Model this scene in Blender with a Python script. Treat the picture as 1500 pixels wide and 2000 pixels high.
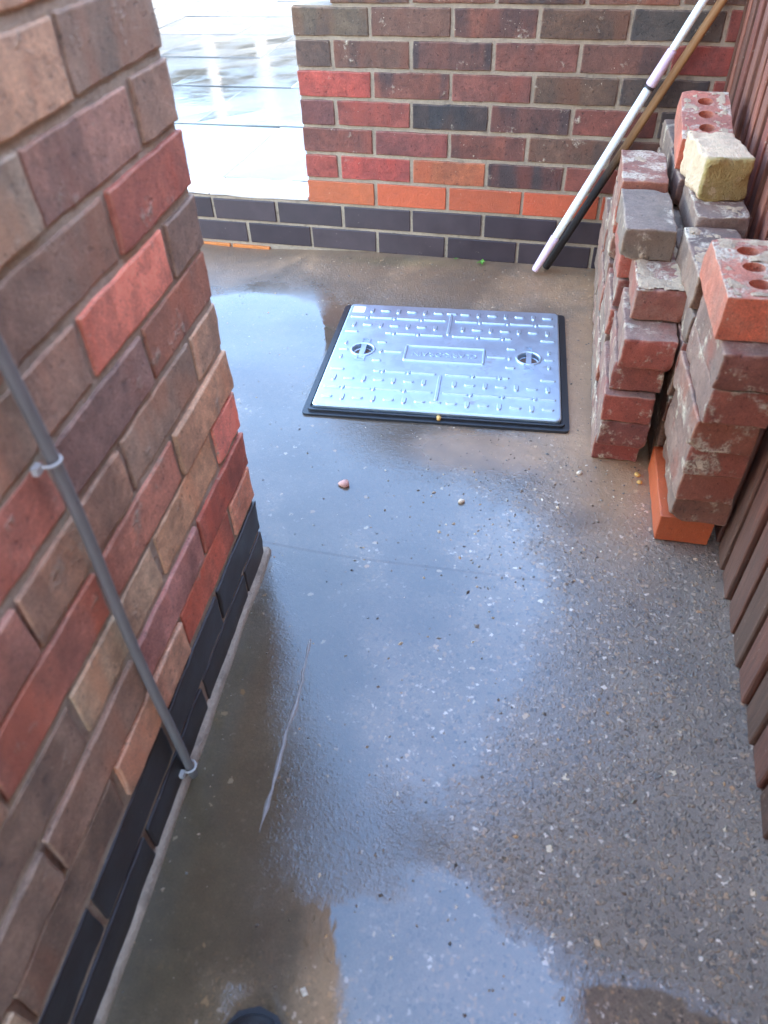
import bpy, bmesh, math, random
from mathutils import Vector, Matrix, noise

for o in list(bpy.data.objects):
    bpy.data.objects.remove(o)
scene = bpy.context.scene
col = scene.collection
R = math.radians

# ------------------------------------------------------------------ camera
cam_d = bpy.data.cameras.new('camera')
cam = bpy.data.objects.new('camera', cam_d)
col.objects.link(cam)
right = Vector((0.96772244, 0.25028328, -0.02952226))
down = Vector((0.14890394, -0.66234713, -0.73425057))
fwd = Vector((-0.20332463, 0.70615477, -0.67823635))
m3 = Matrix((right, -down, -fwd)).transposed()
cam.matrix_world = Matrix.Translation((0.85004, -2.23955, 0.98933)) @ m3.to_4x4()
cam_d.sensor_fit = 'VERTICAL'
cam_d.sensor_height = 24.0
cam_d.lens = 1419.66 / 2000 * 24.0
cam_d.clip_start = 0.02
cam_d.clip_end = 500
cam_d.dof.use_dof = True
cam_d.dof.focus_distance = 1.75
cam_d.dof.aperture_fstop = 3.0
scene.camera = cam

# ------------------------------------------------------------------ sky, sun, exposure
SUN_EL, SUN_ROT = 36.0, 80.0        # degrees, rotation clockwise from +Y
world = bpy.data.worlds.new('World')
scene.world = world
world.use_nodes = True
wn, wl = world.node_tree.nodes, world.node_tree.links
wn.clear()
w_out = wn.new('ShaderNodeOutputWorld')
w_bg = wn.new('ShaderNodeBackground')
w_sky = wn.new('ShaderNodeTexSky')
w_sky.sky_type = 'NISHITA'
w_sky.sun_disc = False
w_sky.sun_elevation = R(SUN_EL)
w_sky.sun_rotation = R(SUN_ROT)
w_sky.air_density = 1.3
w_sky.dust_density = 1.0
w_sky.ozone_density = 4.0
w_bg.inputs['Strength'].default_value = 0.15
wl.new(w_sky.outputs[0], w_bg.inputs[0])
wl.new(w_bg.outputs[0], w_out.inputs[0])
sun_d = bpy.data.lights.new('sun', 'SUN')
sun_d.energy = 0.7
sun_d.angle = R(12)
sun_d.color = (1.0, 0.94, 0.85)
sun = bpy.data.objects.new('sun', sun_d)
col.objects.link(sun)
sdir = Vector((math.sin(R(SUN_ROT)) * math.cos(R(SUN_EL)), math.cos(R(SUN_ROT)) * math.cos(R(SUN_EL)), math.sin(R(SUN_EL))))
sun.rotation_euler = sdir.to_track_quat('Z', 'Y').to_euler()
sun.location = (6, 0, 8)
scene.view_settings.view_transform = 'Standard'
scene.view_settings.look = 'None'
scene.view_settings.gamma = 1
scene.view_settings.use_curve_mapping = False
scene.view_settings.exposure = 3.8
scene.cycles.max_bounces = 6
scene.cycles.diffuse_bounces = 4
scene.cycles.glossy_bounces = 3
scene.cycles.caustics_reflective = False
scene.cycles.caustics_refractive = False

# ------------------------------------------------------------------ helpers
def lin(r, g, b):
    f = lambda c: (c / 255) / 12.92 if c / 255 <= 0.04045 else ((c / 255 + 0.055) / 1.055) ** 2.4
    return (f(r) * 1.20, f(g) * 0.96, f(b) * 0.80)

def tag(o, label=None, cat=None, group=None, kind=None):
    if label: o['label'] = label
    if cat: o['category'] = cat
    if group: o['group'] = group
    if kind: o['kind'] = kind
    return o

def empty(name, loc=(0, 0, 0), rz=0):
    o = bpy.data.objects.new(name, None)
    col.objects.link(o)
    o.location = loc
    o.rotation_euler = (0, 0, rz)
    o.empty_display_size = 0.1
    return o

def link(name, me, parent=None, mat=None, loc=(0, 0, 0), rot=(0, 0, 0)):
    o = bpy.data.objects.new(name, me)
    col.objects.link(o)
    o.parent = parent
    o.location = loc
    o.rotation_euler = rot
    if mat is not None and len(me.materials) == 0:
        me.materials.append(mat)
    return o

def bm_mesh(bm, name, smooth=False):
    me = bpy.data.meshes.new(name)
    bmesh.ops.recalc_face_normals(bm, faces=bm.faces[:])
    bm.to_mesh(me)
    bm.free()
    if smooth:
        for p in me.polygons: p.use_smooth = True
    return me

def add_box(bm, x0, x1, y0, y1, z0, z1):
    v = [bm.verts.new(c) for c in ((x0,y0,z0),(x1,y0,z0),(x1,y1,z0),(x0,y1,z0),(x0,y0,z1),(x1,y0,z1),(x1,y1,z1),(x0,y1,z1))]
    for f in ((3,2,1,0),(4,5,6,7),(0,1,5,4),(1,2,6,5),(2,3,7,6),(3,0,4,7)):
        bm.faces.new([v[i] for i in f])
    return v

def add_prism(bm, pts, z0, z1):
    a = [bm.verts.new((x, y, z0)) for x, y in pts]
    b = [bm.verts.new((x, y, z1)) for x, y in pts]
    n = len(pts)
    bm.faces.new(a[::-1]); bm.faces.new(b)
    for i in range(n):
        bm.faces.new((a[i], a[(i+1) % n], b[(i+1) % n], b[i]))

def add_tube(bm, pts, rads, seg=12, cap=True):
    rings = []
    n = len(pts)
    for i, p in enumerate(pts):
        t = (Vector(pts[min(i+1, n-1)]) - Vector(pts[max(i-1, 0)])).normalized()
        u = t.orthogonal().normalized() if i == 0 else (rings_u - t * rings_u.dot(t)).normalized()
        rings_u = u
        w = t.cross(u)
        r = rads[i] if isinstance(rads, (list, tuple)) else rads
        rings.append([bm.verts.new(Vector(p) + (u * math.cos(k*2*math.pi/seg) + w * math.sin(k*2*math.pi/seg)) * r) for k in range(seg)])
    for a, b in zip(rings, rings[1:]):
        for k in range(seg):
            bm.faces.new((a[k], a[(k+1) % seg], b[(k+1) % seg], b[k]))
    if cap:
        bm.faces.new(rings[0][::-1]); bm.faces.new(rings[-1])

def brick_mesh(name, L, W, H, cell=0.03, amp=0.0012, bev=0.004, chips=0, seed=0, smooth=True):
    """a worn brick: bevelled block whose faces and arrises wander a little"""
    rnd = random.Random(seed)
    bm = bmesh.new()
    add_box(bm, -L/2, L/2, -W/2, W/2, -H/2, H/2)
    bmesh.ops.bevel(bm, geom=bm.edges[:], offset=bev, segments=2, profile=0.6, affect='EDGES')
    for ax, ln in ((0, L), (1, W), (2, H)):
        k = max(1, int(round(ln / cell)))
        for i in range(1, k):
            no = [0, 0, 0]; no[ax] = 1
            co = [0, 0, 0]; co[ax] = -ln/2 + ln * i / k
            bmesh.ops.bisect_plane(bm, geom=bm.verts[:] + bm.edges[:] + bm.faces[:], plane_co=co, plane_no=no)
    for ax, ln in ((0, L), (1, W), (2, H)):
        for sg in (-1, 1):
            no = [0, 0, 0]; no[ax] = 1
            co = [0, 0, 0]; co[ax] = sg * (ln/2 - bev * 1.35)
            bmesh.ops.bisect_plane(bm, geom=bm.verts[:] + bm.edges[:] + bm.faces[:], plane_co=co, plane_no=no)
    off = Vector((rnd.uniform(-50, 50), rnd.uniform(-50, 50), rnd.uniform(-50, 50)))
    for v in bm.verts:
        c = v.co.copy()
        edge = sum(1 for q, h in ((c.x, L/2), (c.y, W/2), (c.z, H/2)) if abs(q) > h - bev * 1.6)
        a = amp * (1.9 if edge >= 2 else 1.0)
        v.co += Vector((noise.noise(c * 28 + off), noise.noise(c * 28 + off + Vector((9, 0, 0))), noise.noise(c * 28 + off + Vector((0, 9, 0))))) * a
        v.co += Vector((noise.noise(c * 90 + off), noise.noise(c * 90 - off), noise.noise(c * 90 + off * 2))) * a * 0.6
    for k in range(chips):
        s = Vector((rnd.choice((-1, 1)) * L/2, rnd.choice((-1, 1)) * W/2 * rnd.choice((1, 1, rnd.random())), rnd.choice((-1, 1)) * H/2))
        if rnd.random() < 0.5: s.x *= rnd.uniform(0.2, 1)
        r = rnd.uniform(0.007, 0.017)
        for v in bm.verts:
            d = (v.co - s).length
            if d < r:
                v.co += (-s).normalized() * (r - d) * 0.55
    return bm_mesh(bm, name, smooth)

# ------------------------------------------------------------------ materials
class NT:
    def __init__(self, name):
        self.m = bpy.data.materials.new(name)
        self.m.use_nodes = True
        self.n = self.m.node_tree.nodes
        self.l = self.m.node_tree.links
        self.p = self.n['Principled BSDF']
    def node(self, t, **kw):
        nd = self.n.new(t)
        for k, v in kw.items():
            setattr(nd, k, v)
        return nd
    def put(self, sock, v):
        if isinstance(v, bpy.types.NodeSocket): self.l.new(v, sock)
        elif isinstance(v, (tuple, list)) and sock.type == 'RGBA': sock.default_value = tuple(v[:3]) + (1,)
        else: sock.default_value = v
    def math(self, op, a, b=0.0, c=0.0, clamp=False):
        nd = self.node('ShaderNodeMath', operation=op, use_clamp=clamp)
        self.put(nd.inputs[0], a); self.put(nd.inputs[1], b); self.put(nd.inputs[2], c)
        return nd.outputs[0]
    def vmath(self, op, a, b=None, s=None):
        nd = self.node('ShaderNodeVectorMath', operation=op)
        self.put(nd.inputs[0], a)
        if b is not None: self.put(nd.inputs[1], b)
        if s is not None: self.put(nd.inputs['Scale'], s)
        return nd.outputs['Value'] if op in ('LENGTH', 'DISTANCE', 'DOT_PRODUCT') else nd.outputs['Vector']
    def mix(self, f, a, b, mode='MIX'):
        nd = self.node('ShaderNodeMix', data_type='RGBA', blend_type=mode)
        self.put(nd.inputs['Factor'], f); self.put(nd.inputs['A'], a) if False else None
        self.put(nd.inputs[6], a); self.put(nd.inputs[7], b); self.put(nd.inputs[0], f)
        return nd.outputs[2]
    def noise(self, vec, scale, detail=4.0, rough=0.55, dist=0.0):
        nd = self.node('ShaderNodeTexNoise')
        self.put(nd.inputs['Vector'], vec)
        nd.inputs['Scale'].default_value = scale
        nd.inputs['Detail'].default_value = min(detail, 4.0)
        nd.inputs['Roughness'].default_value = rough
        nd.inputs['Distortion'].default_value = dist
        return nd.outputs['Fac']
    def voro(self, vec, scale, feature='F1'):
        nd = self.node('ShaderNodeTexVoronoi', feature=feature)
        self.put(nd.inputs['Vector'], vec)
        nd.inputs['Scale'].default_value = scale
        return nd
    def step(self, v, a, b, lo=0.0, hi=1.0):
        nd = self.node('ShaderNodeMapRange', interpolation_type='SMOOTHSTEP')
        self.put(nd.inputs[0], v)
        nd.inputs[1].default_value = a; nd.inputs[2].default_value = b
        nd.inputs[3].default_value = lo; nd.inputs[4].default_value = hi
        return nd.outputs[0]
    def scalecol(self, c, f):
        nd = self.node('ShaderNodeVectorMath', operation='SCALE')
        self.put(nd.inputs[0], c); self.put(nd.inputs['Scale'], f)
        return nd.outputs['Vector']
    def bump(self, h, strength, dist, normal=None):
        nd = self.node('ShaderNodeBump')
        self.put(nd.inputs['Height'], h); self.put(nd.inputs['Strength'], strength)
        nd.inputs['Distance'].default_value = dist
        if normal is not None: self.put(nd.inputs['Normal'], normal)
        return nd.outputs[0]
    def objcoord(self, rand=True):
        tc = self.node('ShaderNodeTexCoord').outputs['Object']
        if not rand: return tc
        oi = self.node('ShaderNodeObjectInfo')
        self.oi = oi
        r = self.math('MULTIPLY', oi.outputs['Random'], 37.0)
        cb = self.node('ShaderNodeCombineXYZ')
        self.put(cb.inputs[0], r); self.put(cb.inputs[1], self.math('MULTIPLY', r, 1.7)); self.put(cb.inputs[2], r)
        return self.vmath('ADD', tc, cb.outputs[0])
    def done(self, color=None, rough=None, normal=None, **kw):
        if color is not None: self.put(self.p.inputs['Base Color'], color)
        if rough is not None: self.put(self.p.inputs['Roughness'], rough)
        if normal is not None: self.put(self.p.inputs['Normal'], normal)
        for k, v in kw.items(): self.put(self.p.inputs[k], v)
        return self.m

def brick_material(name, flash=0.0, smear=0.0, sooty=0.0, top_mortar=False, rough=0.72, pit=1.0, smear_col=lin(204, 194, 174), vary=1.0):
    """obj.color gives the clay colour of each brick, alpha how sooty / flashed it is"""
    t = NT(name)
    v = t.objcoord()
    c = t.oi.outputs['Color']
    alpha = t.oi.outputs['Alpha']
    big = t.noise(v, 11, 3, 0.5)
    mid = t.noise(v, 45, 5, 0.62)
    fine = t.noise(v, 260, 4, 0.7)
    k = t.math('MULTIPLY_ADD', t.math('SUBTRACT', big, 0.5), 1.1 * vary, 1.0)
    k = t.math('MULTIPLY', k, t.math('MULTIPLY_ADD', t.math('SUBTRACT', mid, 0.5), 1.0 * vary, 1.0))
    k = t.math('MULTIPLY', k, t.math('MULTIPLY_ADD', t.math('SUBTRACT', fine, 0.5), 0.9 * pit, 1.0))
    cc = t.scalecol(c, k)
    # hue drift: a warmer, brighter body shows in patches
    warm = t.mix(1.0, c, (1.28, 0.95, 0.8), 'MULTIPLY')
    cc = t.mix(t.step(t.noise(t.vmath('MULTIPLY', v, (1.0, 0.35, 0.35)), 13, 2, 0.5), 0.5, 0.68, 0, 0.6 * vary), cc, warm)
    if sooty:      # bedding and long faces weathered grey, ends still red
        sx = t.node('ShaderNodeSeparateXYZ'); t.put(sx.inputs[0], t.node('ShaderNodeTexCoord').outputs['Normal'])
        en = t.step(t.math('ABSOLUTE', sx.outputs[0]), 0.45, 0.8, 1.0, 0.0)
        so = t.math('MULTIPLY', en, t.step(t.noise(v, 14, 3, 0.6), 0.28, 0.52, 0.25, 1.0))
        cc = t.mix(t.math('MULTIPLY', so, sooty), cc, t.scalecol(lin(132, 118, 106), t.math('MULTIPLY', k, 1.0)))
    # kiln flashing: dark bands across the length
    fl = t.noise(t.vmath('MULTIPLY', v, (1.0, 0.16, 0.2)), 14, 2, 0.45)
    flm = t.math('MULTIPLY', t.step(fl, 0.5, 0.62), t.math('SUBTRACT', 1.0, alpha), clamp=True)
    cc = t.mix(flm, cc, t.scalecol(lin(52, 47, 48), t.math('MULTIPLY_ADD', mid, 1.2, 0.4)))
    # dark pits
    pits = t.step(t.noise(v, 120, 3, 0.6), 0.60, 0.72, 0, 0.65 * pit)
    cc = t.mix(pits, cc, t.scalecol(cc, 0.35))
    gr = t.noise(v, 620, 3, 0.75)
    cc = t.scalecol(cc, t.math('MULTIPLY_ADD', t.math('SUBTRACT', gr, 0.5), 1.5 * pit, 1.0))
    pt = t.node('ShaderNodeNewGeometry').outputs['Pointiness']
    cc = t.mix(t.math('MULTIPLY', t.step(pt, 0.515, 0.58, 0, 0.55 * pit), t.step(mid, 0.35, 0.55)), cc, t.mix(0.5, cc, lin(205, 176, 150)))
    # pale specks of mortar
    sp = t.step(t.noise(v, 170, 2, 0.5), 0.70, 0.76, 0, 0.7)
    cc = t.mix(t.math('MULTIPLY', sp, t.step(t.noise(v, 17, 2), 0.45, 0.6)), cc, smear_col)
    hgt = t.math('MULTIPLY_ADD', mid, 0.7, t.math('MULTIPLY_ADD', fine, 0.55, t.math('MULTIPLY', gr, 0.3)))
    hgt = t.math('SUBTRACT', hgt, t.math('MULTIPLY', pits, 0.5))
    if smear:
        sm = t.noise(v, 17, 6, 0.68)
        m = t.step(sm, 0.66 - 0.24 * smear, 0.80 - 0.24 * smear)
        m = t.math('MULTIPLY', m, t.step(t.noise(v, 210, 3, 0.65), 0.36, 0.50, 0.15, 1.0))
        if top_mortar:
            nz = t.node('ShaderNodeSeparateXYZ')
            g = t.node('ShaderNodeTexCoord').outputs['Normal']
            t.put(nz.inputs[0], g)
            up = t.step(nz.outputs[2], 0.35, 0.75, 0.10, 1.0)
            m = t.math('MULTIPLY', m, up)
        cc = t.mix(m, cc, t.scalecol(smear_col, t.math('MULTIPLY_ADD', t.noise(v, 130, 4, 0.7), 0.9, 0.5)))
        hgt = t.math('MULTIPLY_ADD', m, 0.9, hgt)
    n = t.bump(hgt, 0.9, 0.003)
    rg = t.math('MULTIPLY_ADD', big, 0.35, rough - 0.2)
    return t.done(cc, rg, n)

M = {}
M['brick_wall'] = brick_material('wall_brick', rough=0.7, smear=0.12, vary=1.25)
M['brick_house'] = brick_material('house_brick', smear=0.3, rough=0.78, vary=1.2, smear_col=lin(172, 156, 140))
M['brick_old'] = brick_material('reclaimed_brick', smear=0.5, rough=0.75, vary=0.9, sooty=0.75)
M['brick_capped'] = brick_material('mortar_topped_brick', smear=0.85, top_mortar=True, rough=0.8, vary=0.8, sooty=0.35)
M['brick_smooth'] = brick_material('smooth_brick', rough=0.55, pit=0.35, vary=0.35)

def engineering():
    t = NT('blue_engineering_brick')
    v = t.objcoord()
    c = t.oi.outputs['Color']
    a = t.noise(v, 18, 4, 0.6)
    k = t.math('MULTIPLY_ADD', a, 0.9, 0.55)
    cc = t.scalecol(c, k)
    sp = t.step(t.noise(v, 140, 2), 0.70, 0.77, 0, 0.5)
    cc = t.mix(t.math('MULTIPLY', sp, t.step(t.noise(v, 11), 0.5, 0.6)), cc, lin(150, 140, 125))
    n = t.bump(t.noise(v, 120, 4, 0.65), 0.3, 0.001)
    return t.done(cc, t.math('MULTIPLY_ADD', a, 0.3, 0.32), n)
M['blue'] = engineering()

def mortar(name, c, bumpd=0.003):
    t = NT(name)
    v = t.objcoord(False)
    a = t.noise(v, 9, 4, 0.6); b = t.noise(v, 160, 5, 0.7); g = t.noise(v, 420, 2, 0.6)
    k = t.math('MULTIPLY', t.math('MULTIPLY_ADD', a, 1.0, 0.5), t.math('MULTIPLY_ADD', b, 0.8, 0.6))
    cc = t.scalecol(c, k)
    st = t.step(t.noise(v, 30, 3, 0.6), 0.55, 0.7, 0, 0.45)
    cc = t.mix(st, cc, t.scalecol(c, 0.35))
    n = t.bump(t.math('ADD', b, t.math('MULTIPLY', g, 0.6)), 0.8, bumpd)
    return t.done(cc, 0.85, n)
M['mortar_tan'] = mortar('tan_mortar', lin(150, 138, 122))
M['mortar_grey'] = mortar('grey_mortar', lin(158, 146, 132), 0.005)
M['mortar_pale'] = mortar('pale_mortar', lin(185, 178, 168))

def plain(name, c, rough=0.5, metal=0.0, nscale=40, namp=0.3, bumpd=0.0005, spec=None):
    t = NT(name)
    v = t.objcoord(True)
    a = t.noise(v, nscale, 5, 0.6)
    cc = t.scalecol(c, t.math('MULTIPLY_ADD', t.math('SUBTRACT', a, 0.5), 2 * namp, 1.0))
    n = t.bump(t.noise(v, nscale * 6, 3, 0.6), 0.5, bumpd)
    return t.done(cc, t.math('MULTIPLY_ADD', a, 0.2, rough - 0.1), n, Metallic=metal)

# wet concrete: aggregate, silt, moss, puddles with their own outlines
def concrete_mat():
    t = NT('wet_concrete')
    v = t.objcoord(False)
    sep = t.node('ShaderNodeSeparateXYZ'); t.put(sep.inputs[0], v)
    X, Y = sep.outputs[0], sep.outputs[1]
    wob = t.noise(v, 7, 5, 0.65)
    wob2 = t.noise(v, 26, 5, 0.7)
    def blob(cx, cy, rx, ry, rot=0.0, amp=0.9, soft=0.25):
        c, s = math.cos(rot), math.sin(rot)
        dx = t.math('SUBTRACT', X, cx); dy = t.math('SUBTRACT', Y, cy)
        a = t.math('DIVIDE', t.math('ADD', t.math('MULTIPLY', dx, c), t.math('MULTIPLY', dy, s)), rx)
        b = t.math('DIVIDE', t.math('SUBTRACT', t.math('MULTIPLY', dy, c), t.math('MULTIPLY', dx, s)), ry)
        d = t.math('SQRT', t.math('ADD', t.math('MULTIPLY', a, a), t.math('MULTIPLY', b, b)))
        d = t.math('MULTIPLY_ADD', t.math('SUBTRACT', wob, 0.5), amp, d)
        d = t.math('MULTIPLY_ADD', t.math('SUBTRACT', wob2, 0.5), amp * 0.35, d)
        return t.step(d, 1.0 + soft, 1.0 - soft)
    mx = lambda *a: a[0] if len(a) == 1 else t.math('MAXIMUM', a[0], mx(*a[1:]))
    # standing film of water
    film = mx(blob(0.02, -0.62, 0.33, 0.38, 0.0, 0.7, 0.2), blob(0.40, -1.1, 0.44, 0.34, 0.1, 0.8, 0.3), blob(0.66, -1.42, 0.33, 0.50, 0.0, 0.8, 0.5), blob(0.5, -1.75, 0.26, 0.5, 0.0, 0.6, 0.4))
    pud = mx(blob(0.83, -2.06, 0.25, 0.19, -0.35, 0.6, 0.22), blob(-0.02, -0.62, 0.28, 0.27, 0.0, 0.5, 0.15), blob(1.06, -2.06, 0.2, 0.13, 0.0, 0.5, 0.15))
    silt = t.math('MULTIPLY', t.step(Y, -0.55, -0.1), t.step(wob, 0.25, 0.6, 0.45, 1.0))
    silt = mx(silt, blob(0.97, -0.7, 0.16, 0.5, 0.05, 0.9, 0.4), blob(0.72, -0.98, 0.16, 0.07, 0.1, 0.9, 0.4))
    # aggregate
    wn3 = t.node('ShaderNodeTexNoise'); t.put(wn3.inputs['Vector'], v); wn3.inputs['Scale'].default_value = 150; wn3.inputs['Detail'].default_value = 2
    vw = t.vmath('ADD', v, t.vmath('SCALE', t.vmath('SUBTRACT', wn3.outputs['Color'], (0.5, 0.5, 0.5)), s=0.012))
    vo = t.voro(vw, 150.0)
    rnd = t.node('ShaderNodeSeparateColor'); t.put(rnd.inputs[0], vo.outputs['Color'])
    vo2 = t.voro(vw, 75.0)
    rnd2 = t.node('ShaderNodeSeparateColor'); t.put(rnd2.inputs[0], vo2.outputs['Color'])
    ramp = t.node('ShaderNodeValToRGB')
    e = ramp.color_ramp.elements
    e[0].position = 0.0; e[0].color = (*lin(70, 65, 60), 1)
    e[1].position = 1.0; e[1].color = (*lin(190, 182, 170), 1)
    for pos, cc in ((0.35, lin(92, 84, 74)), (0.62, lin(118, 104, 88)), (0.8, lin(136, 112, 84)), (0.95, lin(140, 130, 118))):
        q = ramp.color_ramp.elements.new(pos); q.color = (*cc, 1)
    t.put(ramp.inputs[0], rnd.outputs[0])
    stone = t.step(t.math('MULTIPLY_ADD', rnd.outputs[2], 0.35, vo.outputs['Distance']), 0.72, 0.44)
    agg = t.scalecol(ramp.outputs[0], 1.0)
    paste = t.scalecol(t.mix(wob, lin(82, 75, 66), lin(118, 106, 92)), t.math('MULTIPLY_ADD', t.noise(v, 480, 3, 0.75), 1.7, 0.15))
    expo = t.step(t.math('ADD', t.noise(v, 4, 3), t.step(X, 0.45, 1.0, -0.15, 0.22)), 0.40, 0.62)   # exposed aggregate
    c = t.mix(t.math('MULTIPLY', stone, t.math('MULTIPLY_ADD', expo, 0.75, 0.2)), paste, agg)
    big = t.math('MULTIPLY', t.step(rnd2.outputs[0], 0.962, 0.967), t.step(t.math('MULTIPLY_ADD', rnd2.outputs[2], 0.2, vo2.outputs['Distance']), 0.40, 0.32))
    bigc = t.mix(rnd2.outputs[1], lin(196, 186, 160), lin(160, 120, 80))
    c = t.mix(t.math('MULTIPLY', big, 0.8), c, bigc)
    siltc = t.mix(t.noise(v, 18, 5, 0.7), lin(104, 80, 56), lin(148, 120, 88))
    c = t.mix(t.math('MULTIPLY', silt, 0.85), c, siltc)
    moss = mx(blob(0.32, -0.055, 0.20, 0.035, 0.05, 1.0, 0.5), blob(0.48, -1.9, 0.16, 0.5, 0.1, 1.0, 0.7), blob(0.6, -2.2, 0.2, 0.3, 0.0, 1.0, 0.6))
    c = t.mix(t.math('MULTIPLY', moss, 0.4), c, t.scalecol(lin(98, 88, 52), t.math('MULTIPLY_ADD', wob2, 1.0, 0.5)))
    c = t.scalecol(c, t.math('MULTIPLY_ADD', t.noise(v, 3.1, 4, 0.6), 0.7, 0.62))
    wet = mx(film, pud)
    c = t.scalecol(c, t.math('MULTIPLY_ADD', wet, -0.30, 1.0))
    c = t.scalecol(c, t.math('MULTIPLY_ADD', expo, 0.7, 1.0))
    # relief
    h = t.math('MULTIPLY', stone, t.math('MULTIPLY_ADD', rnd.outputs[1], 0.7, 0.3))
    h = t.math('ADD', h, t.math('MULTIPLY', big, 0.8))
    h = t.math('ADD', h, t.math('MULTIPLY', t.noise(v, 330, 4, 0.75), 0.9))
    amt = t.math('SUBTRACT', 1.0, t.math('MULTIPLY', film, 0.92))
    amt = t.math('MULTIPLY', amt, t.math('SUBTRACT', 1.0, t.math('MULTIPLY', pud, 0.985)))
    amt = t.math('MULTIPLY', amt, t.math('SUBTRACT', 1.0, t.math('MULTIPLY', silt, 0.6)))
    n = t.bump(h, t.math('MULTIPLY', amt, 0.85), 0.0032)
    rough = t.math('SUBTRACT', 0.30, t.math('MULTIPLY', film, 0.2))
    rough = t.math('MULTIPLY_ADD', silt, 0.22, rough)
    rough = t.math('MULTIPLY', rough, t.math('SUBTRACT', 1.0, t.math('MULTIPLY', pud, 0.93)))
    rough = t.math('MULTIPLY_ADD', t.math('SUBTRACT', wob2, 0.5), 0.1, rough)
    rough = t.math('MAXIMUM', rough, 0.02)
    return t.done(c, rough, n, IOR=1.75)
M['concrete'] = concrete_mat()

def wood_mat():
    t = NT('stained_fence_wood')
    v = t.objcoord()
    sep = t.node('ShaderNodeSeparateXYZ')
    t.put(sep.inputs[0], t.node('ShaderNodeTexCoord').outputs['Object'])
    g = t.noise(t.vmath('MULTIPLY', v, (14, 14, 0.9)), 9, 6, 0.65, 0.8)
    f = t.noise(t.vmath('MULTIPLY', v, (30, 30, 1.2)), 22, 4, 0.6)
    c = t.oi.outputs['Color']
    cc = t.scalecol(c, t.math('MULTIPLY', t.math('MULTIPLY_ADD', g, 2.0, 0.1), t.math('MULTIPLY_ADD', f, 1.0, 0.55)))
    # splash and algae weathering near the ground
    low = t.step(t.math('MULTIPLY_ADD', t.math('SUBTRACT', t.noise(v, 6, 4), 0.5), 0.35, sep.outputs[2]), 0.42, 0.05)
    cc = t.mix(t.math('MULTIPLY', low, 0.5), cc, t.scalecol(lin(100, 90, 80), t.math('MULTIPLY_ADD', g, 0.9, 0.5)))
    sp = t.step(t.noise(v, 110, 2, 0.5), 0.70, 0.76, 0, 0.5)
    cc = t.mix(sp, cc, lin(170, 160, 150))
    n = t.bump(t.math('ADD', g, f), 0.9, 0.003)
    return t.done(cc, 0.68, n)
M['wood'] = wood_mat()

def steel_mat():
    t = NT('galvanised_steel')
    v = t.objcoord(False)
    sp = t.voro(v, 60)
    a = t.noise(v, 7, 5, 0.6)
    rs = t.node('ShaderNodeSeparateColor'); t.put(rs.inputs[0], sp.outputs['Color'])
    c = t.mix(t.math('MULTIPLY_ADD', rs.outputs[0], 0.25, t.math('MULTIPLY', a, 0.6)), (0.44, 0.48, 0.53), (0.66, 0.70, 0.75))
    dirt = t.math('MULTIPLY', t.step(t.noise(v, 13, 5, 0.65), 0.60, 0.76), 0.6)
    c = t.mix(dirt, c, lin(128, 112, 98))
    met = t.math('SUBTRACT', 1.0, t.math('MULTIPLY', dirt, 0.9))
    r = t.math('MULTIPLY_ADD', a, 0.2, 0.38)
    n = t.bump(t.noise(v, 55, 4, 0.6), 0.12, 0.001)
    return t.done(c, r, n, Metallic=met)
M['steel'] = steel_mat()
M['black_plastic'] = plain('black_plastic', lin(40, 41, 45), 0.38, 0, 60, 0.35)
M['white_plastic'] = plain('white_plastic', (0.93, 0.87, 0.77), 0.35, 0, 25, 0.08)
M['pink_plastic'] = plain('pink_plastic', (0.82, 0.55, 0.60), 0.4, 0, 40, 0.12)
M['dark_ring'] = plain('dark_ring', lin(60, 52, 50), 0.6)
M['cable'] = plain('grey_cable', lin(112, 112, 114), 0.5, 0, 20, 0.2)
M['clip'] = plain('grey_clip', lin(176, 180, 182), 0.4)
M['render'] = plain('white_render', lin(226, 226, 222), 0.7, 0, 8, 0.06)
M['edging'] = plain('wet_white_edging', lin(206, 208, 212), 0.2, 0, 30, 0.12)
M['earth'] = plain('earth', lin(104, 92, 76), 0.9, 0, 3, 0.4, 0.01)
M['grime'] = plain('brown_grime', lin(104, 82, 68), 0.5, 0, 60, 0.6)
M['sticker'] = plain('white_sticker', lin(238, 240, 242), 0.45, 0, 40, 0.04)
M['leaf'] = plain('green_leaf', lin(98, 150, 52), 0.45, 0, 60, 0.3)
M['pebble'] = plain('pale_pebble', lin(196, 182, 160), 0.6, 0, 120, 0.35)
M['pebble_pink'] = plain('pink_pebble', lin(186, 140, 128), 0.6, 0, 120, 0.35)
M['pebble_yellow'] = plain('yellow_pebble', lin(196, 156, 84), 0.6, 0, 120, 0.35)
M['dark_fence'] = plain('dark_fence', lin(64, 62, 52), 0.8, 0, 12, 0.4)
M['yellow'] = plain('yellow_paint', lin(214, 204, 120), 0.6, 0, 12, 0.1)
M['shoe_upper'] = plain('black_leather', lin(36, 38, 44), 0.42, 0, 50, 0.25)
M['shoe_sole'] = plain('black_rubber', lin(26, 27, 30), 0.5, 0, 60, 0.3)

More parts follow.
